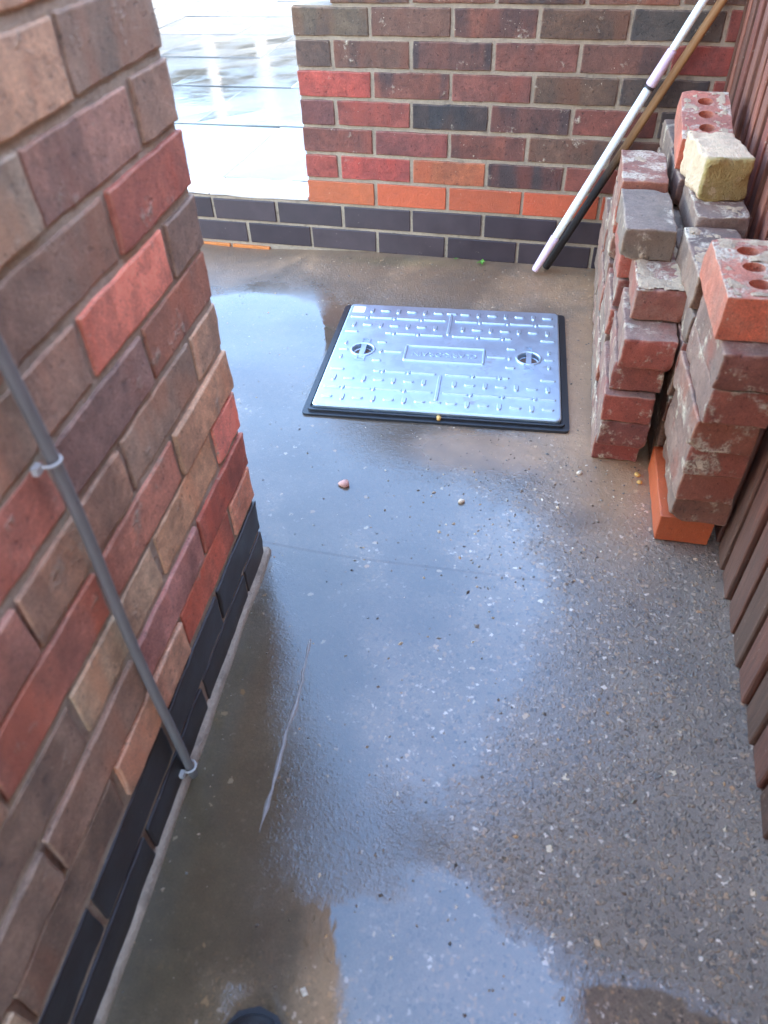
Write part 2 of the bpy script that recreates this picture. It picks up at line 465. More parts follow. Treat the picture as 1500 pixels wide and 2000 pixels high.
def pole_wood():
    t = NT('stained_pole')
    v = t.node('ShaderNodeTexCoord').outputs['Object']
    sep = t.node('ShaderNodeSeparateXYZ'); t.put(sep.inputs[0], v)
    g = t.noise(t.vmath('MULTIPLY', v, (1, 1, 0.08)), 120, 4, 0.6)
    z = t.math('MULTIPLY_ADD', t.math('SUBTRACT', t.noise(v, 9, 3), 0.5), 0.15, sep.outputs[2])
    tan = t.scalecol(t.mix(t.noise(v, 7, 2), lin(150, 108, 62), lin(172, 140, 98)), t.math('MULTIPLY_ADD', g, 0.8, 0.6))
    c = t.mix(t.step(z, 0.26, 0.5), t.scalecol(lin(34, 28, 26), t.math('MULTIPLY_ADD', g, 0.8, 0.6)), tan)
    return t.done(c, 0.6, t.bump(g, 0.4, 0.0008))
M['pole_wood'] = pole_wood()

def slab_mat():
    t = NT('wet_paving')
    v = t.objcoord()
    wv = t.node('ShaderNodeNewGeometry').outputs['Position']
    a = t.noise(wv, 2.2, 4, 0.6); b = t.noise(v, 130, 4, 0.7)
    c = t.mix(a, lin(58, 60, 56), lin(80, 81, 77))
    c = t.scalecol(c, t.math('MULTIPLY_ADD', b, 0.5, 0.75))
    r = t.math('MULTIPLY_ADD', t.step(a, 0.4, 0.6), 0.16, 0.06)
    n = t.bump(t.math('ADD', t.noise(v, 28, 4, 0.6), t.math('MULTIPLY', b, 0.3)), 0.1, 0.002)
    return t.done(c, r, n, IOR=1.5)
M['slab'] = slab_mat()

# ------------------------------------------------------------------ setting: ground, path, raised paving
bm = bmesh.new()
g = 60
vs = [bm.verts.new(c) for c in ((-g, -g, -0.09), (g, -g, -0.09), (g, g, -0.09), (-g, g, -0.09))]
bm.faces.new(vs)
tag(link('ground', bm_mesh(bm, 'ground'), mat=M['earth']), kind='structure')

def path_z(x, y):
    z = 0.004 * noise.noise(Vector((x * 1.3, y * 1.3, 3.1))) + 0.0015 * noise.noise(Vector((x * 6, y * 6, 1.1)))
    z -= 0.02 * math.exp(-(((x + 0.25) / 0.32) ** 2 + ((y + 0.02) / 0.2) ** 2))     # worn low by the step
    return z

JOINT = lambda x: -1.381 + 0.062 * max(0.0, x - 0.55) + 0.003 * noise.noise(Vector((x * 5, 2, 0)))
def path_slab(name, y0f, y1f, x0, x1, nx, ny, dz):
    bm = bmesh.new()
    rows = []
    for j in range(ny + 1):
        row = []
        for i in range(nx + 1):
            x = x0 + (x1 - x0) * i / nx
            a, b = y0f(x), y1f(x)
            y = a + (b - a) * j / ny
            row.append(bm.verts.new((x, y, path_z(x, y) + dz - (0.0036 if (j == 0 and dz == 0.0) else 0.0))))
        rows.append(row)
    for j in range(ny):
        for i in range(nx):
            bm.faces.new((rows[j][i], rows[j][i+1], rows[j+1][i+1], rows[j+1][i]))
    edge = [e for e in bm.edges if e.is_boundary]
    r = bmesh.ops.extrude_edge_only(bm, edges=edge)
    for v in r['geom']:
        if isinstance(v, bmesh.types.BMVert): v.co.z = -0.085
    me = bm_mesh(bm, name)
    o = link(name, me, mat=M['concrete'])
    return tag(o, kind='structure')
path_slab('concrete_path', lambda x: JOINT(x) + 0.00005, lambda x: 0.004, -1.6, 1.32, 120, 36, 0.0)
path_slab('concrete_path', lambda x: -4.6, lambda x: JOINT(x) + 0.06, -0.1, 1.32, 80, 80, -0.0005)

pav = tag(bpy.data.objects.new('raised_paving', None), kind='structure')
bm = bmesh.new()
add_box(bm, -9, 1.15, 0.14, 12, -0.08, 0.118)
pav = tag(link('raised_paving', bm_mesh(bm, 'raised_paving'), mat=M['mortar_pale']), kind='structure')
SL = 0.6
slab_me = [brick_mesh('paving_slab', SL - 0.006, SL - 0.006, 0.04, 0.2, 0.0012, 0.004, 1, 70 + i, False) for i in range(3)]
rs = random.Random(5)
PR = R(9)
for j in range(0, 10):
    for i in range(-10, 3):
        ox = (i + (0.5 if j % 2 else 0.0)) * SL; oy = 0.44 + j * SL
        x = ox * math.cos(PR) - oy * math.sin(PR); y = ox * math.sin(PR) * 0.15 + oy
        if x > 0.75 or x < -5: continue
        o = link('paving_slab', slab_me[rs.randrange(3)], pav, M['slab'], (x, y + rs.uniform(-.002, .002), 0.139 + rs.uniform(-.0015, .0015)), (rs.uniform(-.003, .003), rs.uniform(-.003, .003), R(1.5)))

# ------------------------------------------------------------------ brick walls
BL, BW, BH = 0.215, 0.1025, 0.065
class Bank:
    def __init__(self, name, n, **kw):
        self.kw = kw; self.n = n; self.c = {}; self.name = name
    def get(self, L, W, k, mat):
        key = (round(L, 3), round(W, 3), k % self.n, mat.name)
        if key not in self.c:
            me = brick_mesh(self.name, L, W, BH, seed=hash(key[:3]) % 9999, **self.kw)
            me.materials.append(mat)
            self.c[key] = me
        return self.c[key]

def C(o, rgb, clean=1.0, grey=0.06):
    a = lin(*rgb)
    g_ = 0.3 * a[0] + 0.6 * a[1] + 0.1 * a[2]
    a = [q * (1 - grey) + g_ * grey for q in a]
    o.color = (a[0] * 1.06, a[1] * 0.97, a[2] * 0.77, clean)

# --- back garden wall: two blue courses, one orange, then mixed reds; its left end is racked back
rnd = random.Random(11)
back = tag(empty('garden_wall', (0, 0, 0)), 'low red brick wall with blue brick plinth across the end of the path', 'wall')
bank_b = Bank('brick', 4, cell=0.036, amp=0.0011, bev=0.003)
bank_s = Bank('brick', 3, cell=0.07, amp=0.0004, bev=0.002)
BLUE = (54, 44, 56)
rows = {
 3: [(140,58,48),(152,56,48),(158,84,44),(88,52,50),(132,66,54),(120,62,52),(118,58,50)],
 4: [(116,62,52),(120,60,58),(112,62,52),(94,68,58),(98,66,56),(112,58,50)],
 5: [(106,60,60),(132,62,54),(62,50,52),(92,60,58),(112,60,52),(70,60,62),(120,56,50)],
 6: [(160,62,50),(108,62,52),(112,64,58),(90,68,56),(76,62,58),(128,56,46)],
 7: [(84,64,58),(96,66,56),(92,60,56),(106,64,58),(102,66,58),(138,56,46),(112,58,50)],
 8: [(92,78,66),(100,70,60),(112,68,56),(92,68,54),(74,66,64),(130,58,48)],
 9: [(104,74,60),(112,70,56),(92,68,58),(112,72,58),(96,70,60),(110,62,50)],
 10: [(110,74,58),(116,66,52),(98,70,58),(120,66,54),(104,70,58)],
}
flash_rows = {3: {3: 0.25}, 4: {2: .6, 3: .6}, 5: {2: .1, 3: .4}, 6: {1: .3, 4: .3}, 7: {0: .2, 2: .3, 4: .5}, 8: {0: .5, 2: .5, 4: 0.1}, 9: {0: .5, 2: .4}}
XR = 1.165
for c in range(0, 11):
    z = 0.075 * c + BH / 2
    if c in (0, 1):
        x = -1.7 + (0.0 if c == 1 else 0.1125)
        off = 0.1075 if c == 1 else 0.22 - 0.0
        xs = []
        j = off - 9 * 0.225          # joint centres
        while j < XR:
            xs.append((j + 0.005, min(j + 0.220, XR))); j += 0.225
    else:
        s0 = {9: 0.1125, 10: 0.225}.get(c, 0.0)
        first = BL if (c % 2 == 0 or c >= 9) else 0.1025
        xs = [(s0, s0 + first)]
        x = s0 + first + 0.01
        while x < XR - 0.02:
            xs.append((x, min(x + BL, XR))); x += 0.225
    for i, (a, b) in enumerate(xs):
        if b - a < 0.02: continue
        L = b - a
        if c < 2:
            me = bank_s.get(L, BW, i + c, M['blue']); dk = rnd.randint(-7, 7); cl = tuple(q + dk for q in BLUE); fl = 1.0
        elif c == 2:
            me = bank_s.get(L, BW, i, M['brick_smooth']); cl = (172 + rnd.randint(-8, 8), 84 + rnd.randint(-6, 6), 52); fl = 1.0
        else:
            me = bank_b.get(L, BW, i + c, M['brick_wall']); r_ = rows[c]; cl = r_[i % len(r_)]; fl = flash_rows.get(c, {}).get(i, 0.85)
        o = link('brick', me, back, None, ((a + b) / 2 + rnd.uniform(-.001, .001), BW / 2 + rnd.uniform(-.0015, .0015), z + rnd.uniform(-.001, .001)), (rnd.uniform(-.006, .006), rnd.uniform(-.004, .004), rnd.uniform(-.004, .004)))
        C(o, cl, fl, 0.16 if c > 2 else 0.05)
# the edge of an orange foundation course shows at the foot, left
for i, (a, b) in enumerate(((-0.52, -0.305), (-0.295, -0.16))):
    o = link('brick', bank_s.get(round(b - a, 3), BW, i, M['brick_smooth']), back, None, ((a + b) / 2, BW / 2 - 0.004, -0.0425), (0, 0, 0))
    C(o, (196, 118, 40))
bm = bmesh.new()
d0, d1 = 0.0035, BW - 0.004
outline = [(-1.9, -0.08), (XR, -0.08), (XR, 0.818), (0.228, 0.818), (0.228, 0.744), (0.1155, 0.744), (0.1155, 0.669), (0.003, 0.669), (0.003, 0.1475), (-1.9, 0.1475)]
a = [bm.verts.new((x, d0, z)) for x, z in outline]; b = [bm.verts.new((x, d1, z)) for x, z in outline]
bm.faces.new(a); bm.faces.new(b[::-1])
for i in range(len(a)):
    bm.faces.new((a[i], b[i], b[(i+1) % len(a)], a[(i+1) % len(a)]))
link('mortar', bm_mesh(bm, 'mortar'), back, M['mortar_tan'])
# white edging laid on the low part of the wall
edg = tag(empty('white_edging', (-0.4, 0.06, 0.15)), 'wet white edging slab on the low wall in front of bright paving', 'edging')
bm = bmesh.new()
xs = [-1.5, -0.9, -0.35, -0.004]
for i in range(3):
    me = brick_mesh('coping_stone', xs[i+1] - xs[i] - 0.004, 0.135, 0.012, 0.06, 0.0015, 0.003, 1, 200 + i)
    link('coping_stone', me, edg, M['edging'], ((xs[i] + xs[i+1]) / 2 + 0.4, 0.010, 0.0045))
bm.free()

# --- tall house wall on the left
A = Vector((0.365, -1.375)); dv = Vector((0.1117, -0.9937))
house = tag(empty('house_wall', (A.x, A.y, 0.0), math.atan2(dv.y, dv.x)), 'tall weathered brick house wall with black plinth on the left', 'wall')
bank_h = Bank('brick', 6, cell=0.013, amp=0.0008, bev=0.0026, chips=0)
PAL = [(150,118,98),(122,96,86),(146,88,76),(172,96,74),(112,92,84),(156,118,96),(132,104,90),(160,84,66),(138,92,84),(164,112,80),(126,86,78),(146,124,106)]
special = {(9,0):(132,68,52),(9,1):(112,90,82),(8,1):(190,96,76),(8,0):(104,84,76),(10,0):(118,92,80),(10,1):(124,92,86),(11,0):(110,92,84),(7,0):(130,84,66),(7,1):(112,86,84),(6,0):(150,122,104),(6,1):(124,104,94),(5,0):(152,116,92),(5,1):(146,94,80),(4,0):(178,96,84),(4,1):(160,124,98),(3,0):(140,68,52),(3,1):(150,100,100),(2,0):(162,104,84),(2,1):(158,78,58),(2,2):(166,124,104),(9,2):(150,104,80),(8,2):(132,106,96),(7,2):(150,88,76),(6,2):(140,108,92),(10,2):(128,114,104)}
NC = 13
rnd = random.Random(23)
upper = bmesh.new()
for c in range(0, 36):
    z = 0.075 * c + BH / 2
    spans = []
    if c % 2 == 0:
        spans.append((0.0, 0.1025, 0.215)); s = 0.1125
    else:
        s = 0.0
    while s < 2.6:
        spans.append((s, s + BL, BW)); s += 0.225
    if c % 2:
        spans.append(('end', 0, 0))
    k = 0
    for sp in spans:
        if sp[0] == 'end':
            s0, s1, dep, y1 = 0.0, 0.215, BW, -0.1125
        else:
            s0, s1, dep = sp; y1 = 0.0
        if c < NC and s0 < 1.15:
            if c < 2:
                me = bank_h.get(round(s1 - s0, 4), dep, k, M['blue']); dk = rnd.randint(-6, 8); cl = (45 + dk, 40 + dk, 44 + dk); fl = 1.0
            else:
                me = bank_h.get(round(s1 - s0, 4), dep, k + 2 * c, M['brick_house']); cl = special.get((c, k), rnd.choice(PAL)); fl = rnd.choice((1, 1, .9, .8, .7))
            o = link('brick', me, house, None, ((s0 + s1) / 2 + rnd.uniform(-.002, .002), y1 - dep / 2 + rnd.uniform(-.0025, .0025), z + rnd.uniform(-.0015, .0015)), (rnd.uniform(-.012, .012), rnd.uniform(-.006, .006), rnd.uniform(-.006, .006)))
            C(o, cl if c < 2 else tuple(min(228, q * 1.26) for q in cl), fl, 0.0 if c < 2 else 0.24)
        else:
            add_box(upper, s0, s1, y1 - dep, y1, z - BH / 2, z + BH / 2)
        k += 1
me = bm_mesh(upper, 'upper_brickwork'); o = link('upper_brickwork', me, house, M['brick_house']); C(o, (80, 68, 60)); tag(o, kind='stuff')  # upper bricks coloured darker to imitate shade where the sun reaches them
bm = bmesh.new()
add_box(bm, 0.004, 2.6, -0.211, -0.0045, -0.08, 2.69)
link('mortar', bm_mesh(bm, 'mortar'), house, M['mortar_grey'])
# mortar fillet along the foot of the wall
bm = bmesh.new()
n = 60
prev = None
for i in range(n + 1):
    s = -0.01 + 2.3 * i / n
    w = 0.012 + 0.006 * noise.noise(Vector((s * 9, 0, 0))); h = 0.012 + 0.005 * noise.noise(Vector((s * 7, 4, 0)))
    ring = [bm.verts.new((s, -0.02, h)), bm.verts.new((s, 0.004, h)), bm.verts.new((s, w * 0.6, h * 0.45)), bm.verts.new((s, w, -0.02)), bm.verts.new((s, -0.02, -0.02))]
    if prev:
        for q in range(5): bm.faces.new((prev[q], prev[(q+1) % 5], ring[(q+1) % 5], ring[q]))
    prev = ring
link('mortar_fillet', bm_mesh(bm, 'mortar_fillet', True), house, M['mortar_grey'])

# cable clipped to the wall
cab = tag(empty('cable', (A.x, A.y, 0), math.atan2(dv.y, dv.x)), 'grey cable clipped vertically to the tall brick wall', 'cable')
bm = bmesh.new()
pts = [(0.444 + 0.014 * (z / 0.7) + 0.003 * math.sin(z * 9), 0.0085 + 0.0015 * math.sin(z * 14), z) for z in [-0.02 + 0.04 * i for i in range(65)]]
add_tube(bm, pts, 0.0062, 12)
link('sheath', bm_mesh(bm, 'sheath', True), cab, M['cable'])
for z in (0.025, 0.593, 1.2, 1.8):
    x = 0.444 + 0.014 * (z / 0.7)
    bm = bmesh.new()
    arc = [(x + 0.0095 * math.cos(a), 0.0085 + 0.0095 * math.sin(a), z) for a in [math.pi * i / 8 for i in range(9)]]
    arc = [(x + 0.0095, 0.002, z)] + arc + [(x - 0.0095, 0.002, z)]
    add_tube(bm, arc, 0.0016, 6)
    add_box(bm, x + 0.008, x + 0.018, 0.000, 0.006, z - 0.004, z + 0.004)
    link('clip', bm_mesh(bm, 'clip'), cab, M['clip'])

# ------------------------------------------------------------------ fence on the right
FX = lambda y: 1.160 - 0.034 * y
fa = math.atan2(-0.034, 1)      # direction along +y
fence = tag(empty('wooden_fence', (FX(-1.2), -1.2, 0)), 'brown overlapping vertical board fence along the right side of the path', 'fence')
board_me = []
for k in range(5):
    bm = bmesh.new()
    rk = random.Random(400 + k)
    # cross section: thick edge towards the camera (-y), thin edge tucked under the next board
    prof = [(0.000, -0.029), (0.002, -0.031), (0.016, -0.031), (0.016, 0.031), (0.003, 0.031)]
    zs = [0, 0.25, 0.5, 0.75, 1.0, 1.4, 2.0]
    rows_ = []
    for z in zs:
        dx = rk.uniform(-.0015, .0015); dy = rk.uniform(-.0015, .0015)
        rows_.append([bm.verts.new((p[0] + dx, p[1] + dy, z)) for p in prof])
    for r0, r1 in zip(rows_, rows_[1:]):
        for q in range(5): bm.faces.new((r0[q], r0[(q+1) % 5], r1[(q+1) % 5], r1[q]))
    bm.faces.new(rows_[0][::-1]); bm.faces.new(rows_[-1])
    me = bm_mesh(bm, 'board'); me.materials.append(M['wood']); board_me.append(me)
rnd = random.Random(31)
y = -3.2
i = 0
while y < 0.02:
    cy = y + 0.04
    o = link('board', board_me[rnd.randrange(5)], fence, None, (FX(cy) - FX(-1.2) - 0.012 + rnd.uniform(-.002, .002), cy + 1.2, -0.012 + rnd.uniform(0, .012)), (rnd.uniform(-.004, .004), rnd.uniform(-.003, .003), 0.034 - 0.03 + rnd.uniform(-.02, .02)))
    C(o, rnd.choice([(128, 78, 68), (116, 72, 62), (140, 90, 80), (108, 72, 60), (124, 84, 72)]))
    C(o, rnd.choice([(124, 74, 66), (108, 66, 58), (130, 84, 74), (98, 66, 56), (116, 80, 72)]))
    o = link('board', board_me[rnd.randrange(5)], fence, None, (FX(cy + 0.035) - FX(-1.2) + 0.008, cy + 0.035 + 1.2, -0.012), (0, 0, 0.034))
    C(o, (72, 48, 40))  # backing boards coloured darker to put shade into the gaps
    y += 0.0705 + rnd.uniform(-.004, .004)
for yy in (-2.9, -1.2, 0.0):
    bm = bmesh.new(); add_box(bm, 0, 0.09, -0.045, 0.045, -0.08, 2.0)
    o = link('post', bm_mesh(bm, 'post'), fence, M['wood'], (FX(yy) - FX(-1.2) + 0.06, yy + 1.2, 0)); C(o, (108, 78, 64))
for zz in (0.3, 1.0, 1.7):
    bm = bmesh.new(); add_box(bm, 0, 0.035, -1.6, 1.6, -0.03, 0.03)
    o = link('rail', bm_mesh(bm, 'rail'), fence, M['wood'], (0.022, -0.25 + 0.0, zz), (0, 0, 0.034)); C(o, (108, 78, 64))

# ------------------------------------------------------------------ manhole cover
MHC = Vector((0.5615, -0.628)); MHR = R(5.4)
fr = tag(empty('drain_surround', (MHC.x, MHC.y, 0), MHR), 'black plastic surround set in the concrete around the steel inspection cover', 'drain surround')
FW, FD = 0.618, 0.545
def ring_mesh(name, w0, d0, w1, d1, z0, z1, r=0.012):
    bm = bmesh.new()
    def rr(w, d, z, rad):
        pts = []
        for cx, cy, a0 in ((w/2 - rad, d/2 - rad, 0), (-w/2 + rad, d/2 - rad, 90), (-w/2 + rad, -d/2 + rad, 180), (w/2 - rad, -d/2 + rad, 270)):
            for k in range(5):
                a = R(a0 + 22.5 * k); pts.append(bm.verts.new((cx + rad * math.cos(a), cy + rad * math.sin(a), z)))
        return pts
    loops = [rr(w0, d0, z0, r), rr(w0, d0, z1, r), rr(w1, d1, z1, r), rr(w1, d1, z0, r)]
    for a, b in zip(loops, loops[1:] + loops[:1]):
        for i in range(len(a)): bm.faces.new((a[i], a[(i+1) % len(a)], b[(i+1) % len(b)], b[i]))
    return bm_mesh(bm, name)
link('flange', ring_mesh('flange', FW, FD, FW - 0.06, FD - 0.06, -0.02, 0.007), fr, M['black_plastic'])
link('upstand', ring_mesh('upstand', FW - 0.022, FD - 0.022, FW - 0.032, FD - 0.032, -0.02, 0.013), fr, M['black_plastic'])
lid = tag(empty('manhole_cover', (MHC.x + 0.001, MHC.y + 0.001, 0.0), MHR), 'galvanised steel inspection cover with raised tread pattern and two lifting keyholes', 'manhole cover')
LW, LD, LZ = FW - 0.040, FD - 0.040, 0.022
bm = bmesh.new()
def rrect(w, d, rad, z, seg=5):
    pts = []
    for cx, cy, a0 in ((w/2 - rad, d/2 - rad, 0), (-w/2 + rad, d/2 - rad, 90), (-w/2 + rad, -d/2 + rad, 180), (w/2 - rad, -d/2 + rad, 270)):
        for k in range(seg):
            a = R(a0 + 90 / (seg - 1) * k); pts.append((cx + rad * math.cos(a), cy + rad * math.sin(a), z))
    return pts
KX = 0.212                       # keyhole centres
loops = []
for ins, z in ((0, 0.002), (0, LZ - 0.004), (0.0015, LZ - 0.001), (0.004, LZ)):
    loops.append([bm.verts.new(p) for p in rrect(LW - 2 * ins, LD - 2 * ins, 0.012, z)])
for a, b in zip(loops, loops[1:]):
    for i in range(len(a)): bm.faces.new((a[i], a[(i+1) % len(a)], b[(i+1) % len(b)], b[i]))
top = bm.faces.new(loops[-1])
bm.faces.new(loops[0][::-1])
lid_me = bm_mesh(bm, 'plate')
plate = link('plate', lid_me, lid, M['steel'])
# press the two keyhole dishes into the plate
bmc = bmesh.new()
for s in (-1, 1):
    add_tube(bmc, [(s * KX, 0.004, LZ - 0.014), (s * KX, 0.004, LZ - 0.010), (s * KX, 0.004, LZ + 0.01)], [0.020, 0.0255, 0.0275], 28)
cut = link('cut', bm_mesh(bmc, 'cut'))
cut.matrix_world = lid.matrix_basis
md = plate.modifiers.new('b', 'BOOLEAN'); md.operation = 'DIFFERENCE'; md.object = cut; md.solver = 'EXACT'
bpy.context.view_layer.update()
dg = bpy.context.evaluated_depsgraph_get()
newme = bpy.data.meshes.new_from_object(plate.evaluated_get(dg))
plate.modifiers.clear(); plate.data = newme
bpy.data.objects.remove(cut)
# raised treads
tread_cache = {}
def bar_mesh(L, W, H=0.0040):
    key = (round(L, 3), round(W, 3))
    if key not in tread_cache:
        bm = bmesh.new()
        a = [bm.verts.new(p) for p in rrect(L, W, W * 0.49, -0.0005, 3)]
        t_ = 0.0022
        b = [bm.verts.new(p) for p in rrect(L - 2 * t_, W - 2 * t_, (W - 2 * t_) * 0.49, H, 3)]
        for i in range(len(a)): bm.faces.new((a[i], a[(i+1) % len(a)], b[(i+1) % len(a)], b[i]))
        bm.faces.new(b)
        me = bm_mesh(bm, 'tread_bar'); me.materials.append(M['steel'])
        tread_cache[key] = me
    return tread_cache[key]
def bar(x, y, L, W=0.0085, vert=False):
    return link('tread_bar', bar_mesh(L, W), lid, None, (x, y, LZ), (0, 0, math.pi / 2 if vert else 0))
NX = 15
px = (LW - 0.06) / (NX - 1)
rowsy = [LD/2 - 0.036, LD/2 - 0.118, None, -(LD/2 - 0.118), -(LD/2 - 0.036)]
for r_, y in enumerate(rowsy):
    if y is None: continue
    for i in range(NX):
        x = -LW/2 + 0.03 + i * px
        if i == 7: continue
        if r_ == 0 and i == 0: continue
        v_ = (i + r_) % 2 == 1
        bar(x, y, 0.030 if v_ else 0.029, 0.012, v_)
for y, full in ((LD/2 - 0.077, True), (LD/2 - 0.158, False), (-(LD/2 - 0.158), False), (-(LD/2 - 0.077), True)):
    for s in (-1, 1):
        segs = [(0.010, 0.075), (0.083, 0.150), (0.158, 0.225), (0.233, 0.278)] if full else [(0.010, 0.075), (0.083, 0.140), (0.148, 0.168), (0.240, 0.278)]
        for a_, b_ in segs:
            bar(s * (a_ + b_) / 2, y, b_ - a_, 0.0095)
        for xx in ((0.079, 0.154, 0.229) if full else (0.079, 0.144)):
            bar(s * xx, y, 0.019, 0.010, True)
for s in (-1, 1):                # centre spine, middle row
    bar(0.0, s * (LD/2 - 0.098), 0.115, 0.010, True)
    bar(0.0, s * (LD/2 - 0.036), 0.030, 0.010)
    bar(s * 0.132, 0.0, 0.050, 0.008)
    bar(s * 0.164, 0.0, 0.019, 0.010, True)
    for yy in (-0.045, 0.045):
        bar(s * 0.168, yy, 0.026, 0.010)
        bar(s * 0.262, yy * 0.78, 0.021, 0.009, True)
    bar(s * 0.262, 0.0, 0.026, 0.009)
for y in (-0.036, 0.036): bar(0, y, 0.206, 0.009)
for x in (-0.1, 0.1): bar(x, 0, 0.070, 0.008, True)
for s in (-1, 1):                # keyholes: rim and bar
    k = empty('keyhole', (s * KX, 0.004, LZ)); k.parent = lid
    bm = bmesh.new()
    pts = []
    for i in range(25):
        a = 2 * math.pi * i / 24
        pts.append((0.030 * math.cos(a), 0.030 * math.sin(a), 0.0005))
    add_tube(bm, pts, 0.0032, 8, False)
    link('rim', bm_mesh(bm, 'rim', True), k, M['steel'])
    bm = bmesh.new()
    add_tube(bm, [(0, 0, -0.0118), (0, 0, -0.0112)], 0.023, 24)
    link('dish', bm_mesh(bm, 'dish'), k, M['grime'])
    bm = bmesh.new()
    add_box(bm, -0.0065, 0.0065, -0.044, 0.044, -0.007, 0.0015)
    add_box(bm, -0.0125, -0.0066, -0.050, -0.028, -0.001, 0.0032); add_box(bm, 0.0066, 0.0125, -0.050, -0.028, -0.001, 0.0032)
    add_box(bm, -0.0125, -0.0066, 0.028, 0.050, -0.001, 0.0032); add_box(bm, 0.0066, 0.0125, 0.028, 0.050, -0.001, 0.0032)
    add_box(bm, -0.0125, 0.0125, -0.054, -0.0501, -0.001, 0.0032); add_box(bm, -0.0125, 0.0125, 0.0501, 0.054, -0.001, 0.0032)
    link('key_bar', bm_mesh(bm, 'key_bar'), k, M['steel'])
cu = bpy.data.curves.new('maker_text', 'FONT'); cu.body = 'CLARK-DRAIN'; cu.size = 0.026; cu.extrude = 0.0006; cu.align_x = 'CENTER'; cu.align_y = 'CENTER'; cu.bevel_depth = 0.0003
tmp = bpy.data.objects.new('tmp', cu); col.objects.link(tmp)
bpy.context.view_layer.update()
tme = bpy.data.meshes.new_from_object(tmp.evaluated_get(bpy.context.evaluated_depsgraph_get()))
bpy.data.objects.remove(tmp)
tme.materials.clear(); tme.materials.append(M['steel'])
link('raised_lettering', tme, lid, None, (0, 0, LZ + 0.0006), (0, 0, math.pi))
bm = bmesh.new(); add_box(bm, -0.017, 0.017, -0.017, 0.017, 0, 0.0006)
link('sticker', bm_mesh(bm, 'sticker'), lid, M['sticker'], (-LW/2 + 0.028, LD/2 - 0.034, LZ + 0.0001))['label'] = 'small white sticker at the corner of the cover'

# ------------------------------------------------------------------ stacked loose bricks
GROUP = 'loose bricks stacked by the fence'
def holed_mesh(name, seed):
    me = brick_mesh(name, 0.213, 0.102, 0.065, 0.026, 0.0008, 0.002, 2, seed, False)
    o = link('tmp', me)
    bmc = bmesh.new()
    for x in (-0.058, 0.0, 0.058):
        add_tube(bmc, [(x, 0, -0.06), (x, 0, 0.06)], 0.0165, 24)
    c = link('cut', bm_mesh(bmc, 'cut'))
    md = o.modifiers.new('b', 'BOOLEAN'); md.object = c; md.operation = 'DIFFERENCE'; md.solver = 'EXACT'
    bpy.context.view_layer.update()
    r = bpy.data.meshes.new_from_object(o.evaluated_get(bpy.context.evaluated_depsgraph_get()))
    bpy.data.objects.remove(o); bpy.data.objects.remove(c)
    return r
stack_me = {}
for kk, mat in (('old', 'brick_old'), ('cap', 'brick_capped'), ('smooth', 'brick_smooth')):
    stack_me[kk] = [brick_mesh('stacked_brick', 0.213, 0.096, 0.0605, 0.011, 0.0013 if kk != 'smooth' else 0.0006, 0.0034 if kk != 'smooth' else 0.0022, 6 if kk != 'smooth' else 1, 300 + 7 * i + len(kk)) for i in range(5)]
    for me in stack_me[kk]: me.materials.append(M[mat])
stack_me['hole'] = [holed_mesh('holed_brick', 500 + i) for i in range(2)]
for me in stack_me['hole']:
    me.materials.clear(); me.materials.append(M['brick_capped'])
pale_me = brick_mesh('pale_brick', 0.175, 0.088, 0.078, 0.007, 0.0026, 0.0045, 9, 620)
rnd = random.Random(77)
ORD = ['bottom', 'second', 'third', 'fourth', 'fifth', 'sixth', 'seventh', 'eighth', 'ninth']
def put_brick(xl, yf, ztop, colr, kind, label, rz=0.0, pitch=0.0, roll=0.0, idx=None, clean=1.0, me=None, name='loose_brick', dims=(0.213, 0.096, 0.0605)):
    me = me or stack_me[kind][(rnd.randrange(5) if kind != 'hole' else (idx or 0))]
    L, W, H = dims
    # length runs along +y; (xl, yf) is the left front corner
    ang = math.pi / 2 + rz
    c, s = math.cos(rz), math.sin(rz)
    cx = xl + (W / 2) * c - (L / 2) * s
    cy = yf + (W / 2) * s + (L / 2) * c
    o = link(name, me, None, None, (cx, cy, ztop - H / 2), (roll, pitch, ang))
    C(o, colr, clean, 0.16 if kind != 'smooth' else 0.02)
    tag(o, label, 'brick', GROUP)
    return o
def cname(c):
    r, g_, b = c
    if r > 175 and g_ < 110: return 'orange'
    if r - g_ < 22: return 'grey'
    if r > 140: return 'red'
    return 'dark red'
# left stack
LS = [  # column: list of (x, y, ztop, colour, kind)
 [(.944,-.946,.063,(128,62,56),'old'),(.948,-.984,.126,(120,64,58),'old'),(.944,-.986,.188,(150,70,54),'old'),(.950,-.968,.250,(138,70,58),'old'),(.957,-.990,.313,(146,72,58),'old'),(.966,-.922,.377,(140,82,72),'cap')],
 [(.936,-.752,.063,(118,96,88),'old'),(.934,-.760,.126,(150,86,74),'old'),(.938,-.752,.188,(116,92,86),'old'),(.936,-.757,.250,(150,76,62),'old'),(.940,-.750,.313,(140,80,72),'old'),(.936,-.745,.376,(160,72,58),'cap'),(.932,-.800,.438,(104,96,92),'old')],
 [(.928,-.532,.063,(136,82,72),'old'),(.924,-.538,.127,(120,96,90),'old'),(.922,-.530,.191,(150,88,76),'old'),(.926,-.535,.255,(118,80,72),'old'),(.922,-.528,.319,(132,90,82),'old'),(.920,-.534,.383,(150,80,66),'old'),(.920,-.565,.447,(142,84,68),'cap')],
 [(.920,-.310,.063,(130,76,68),'old'),(.916,-.316,.126,(116,92,86),'old'),(.912,-.308,.190,(140,84,74),'old'),(.914,-.314,.253,(122,80,72),'old')],
]
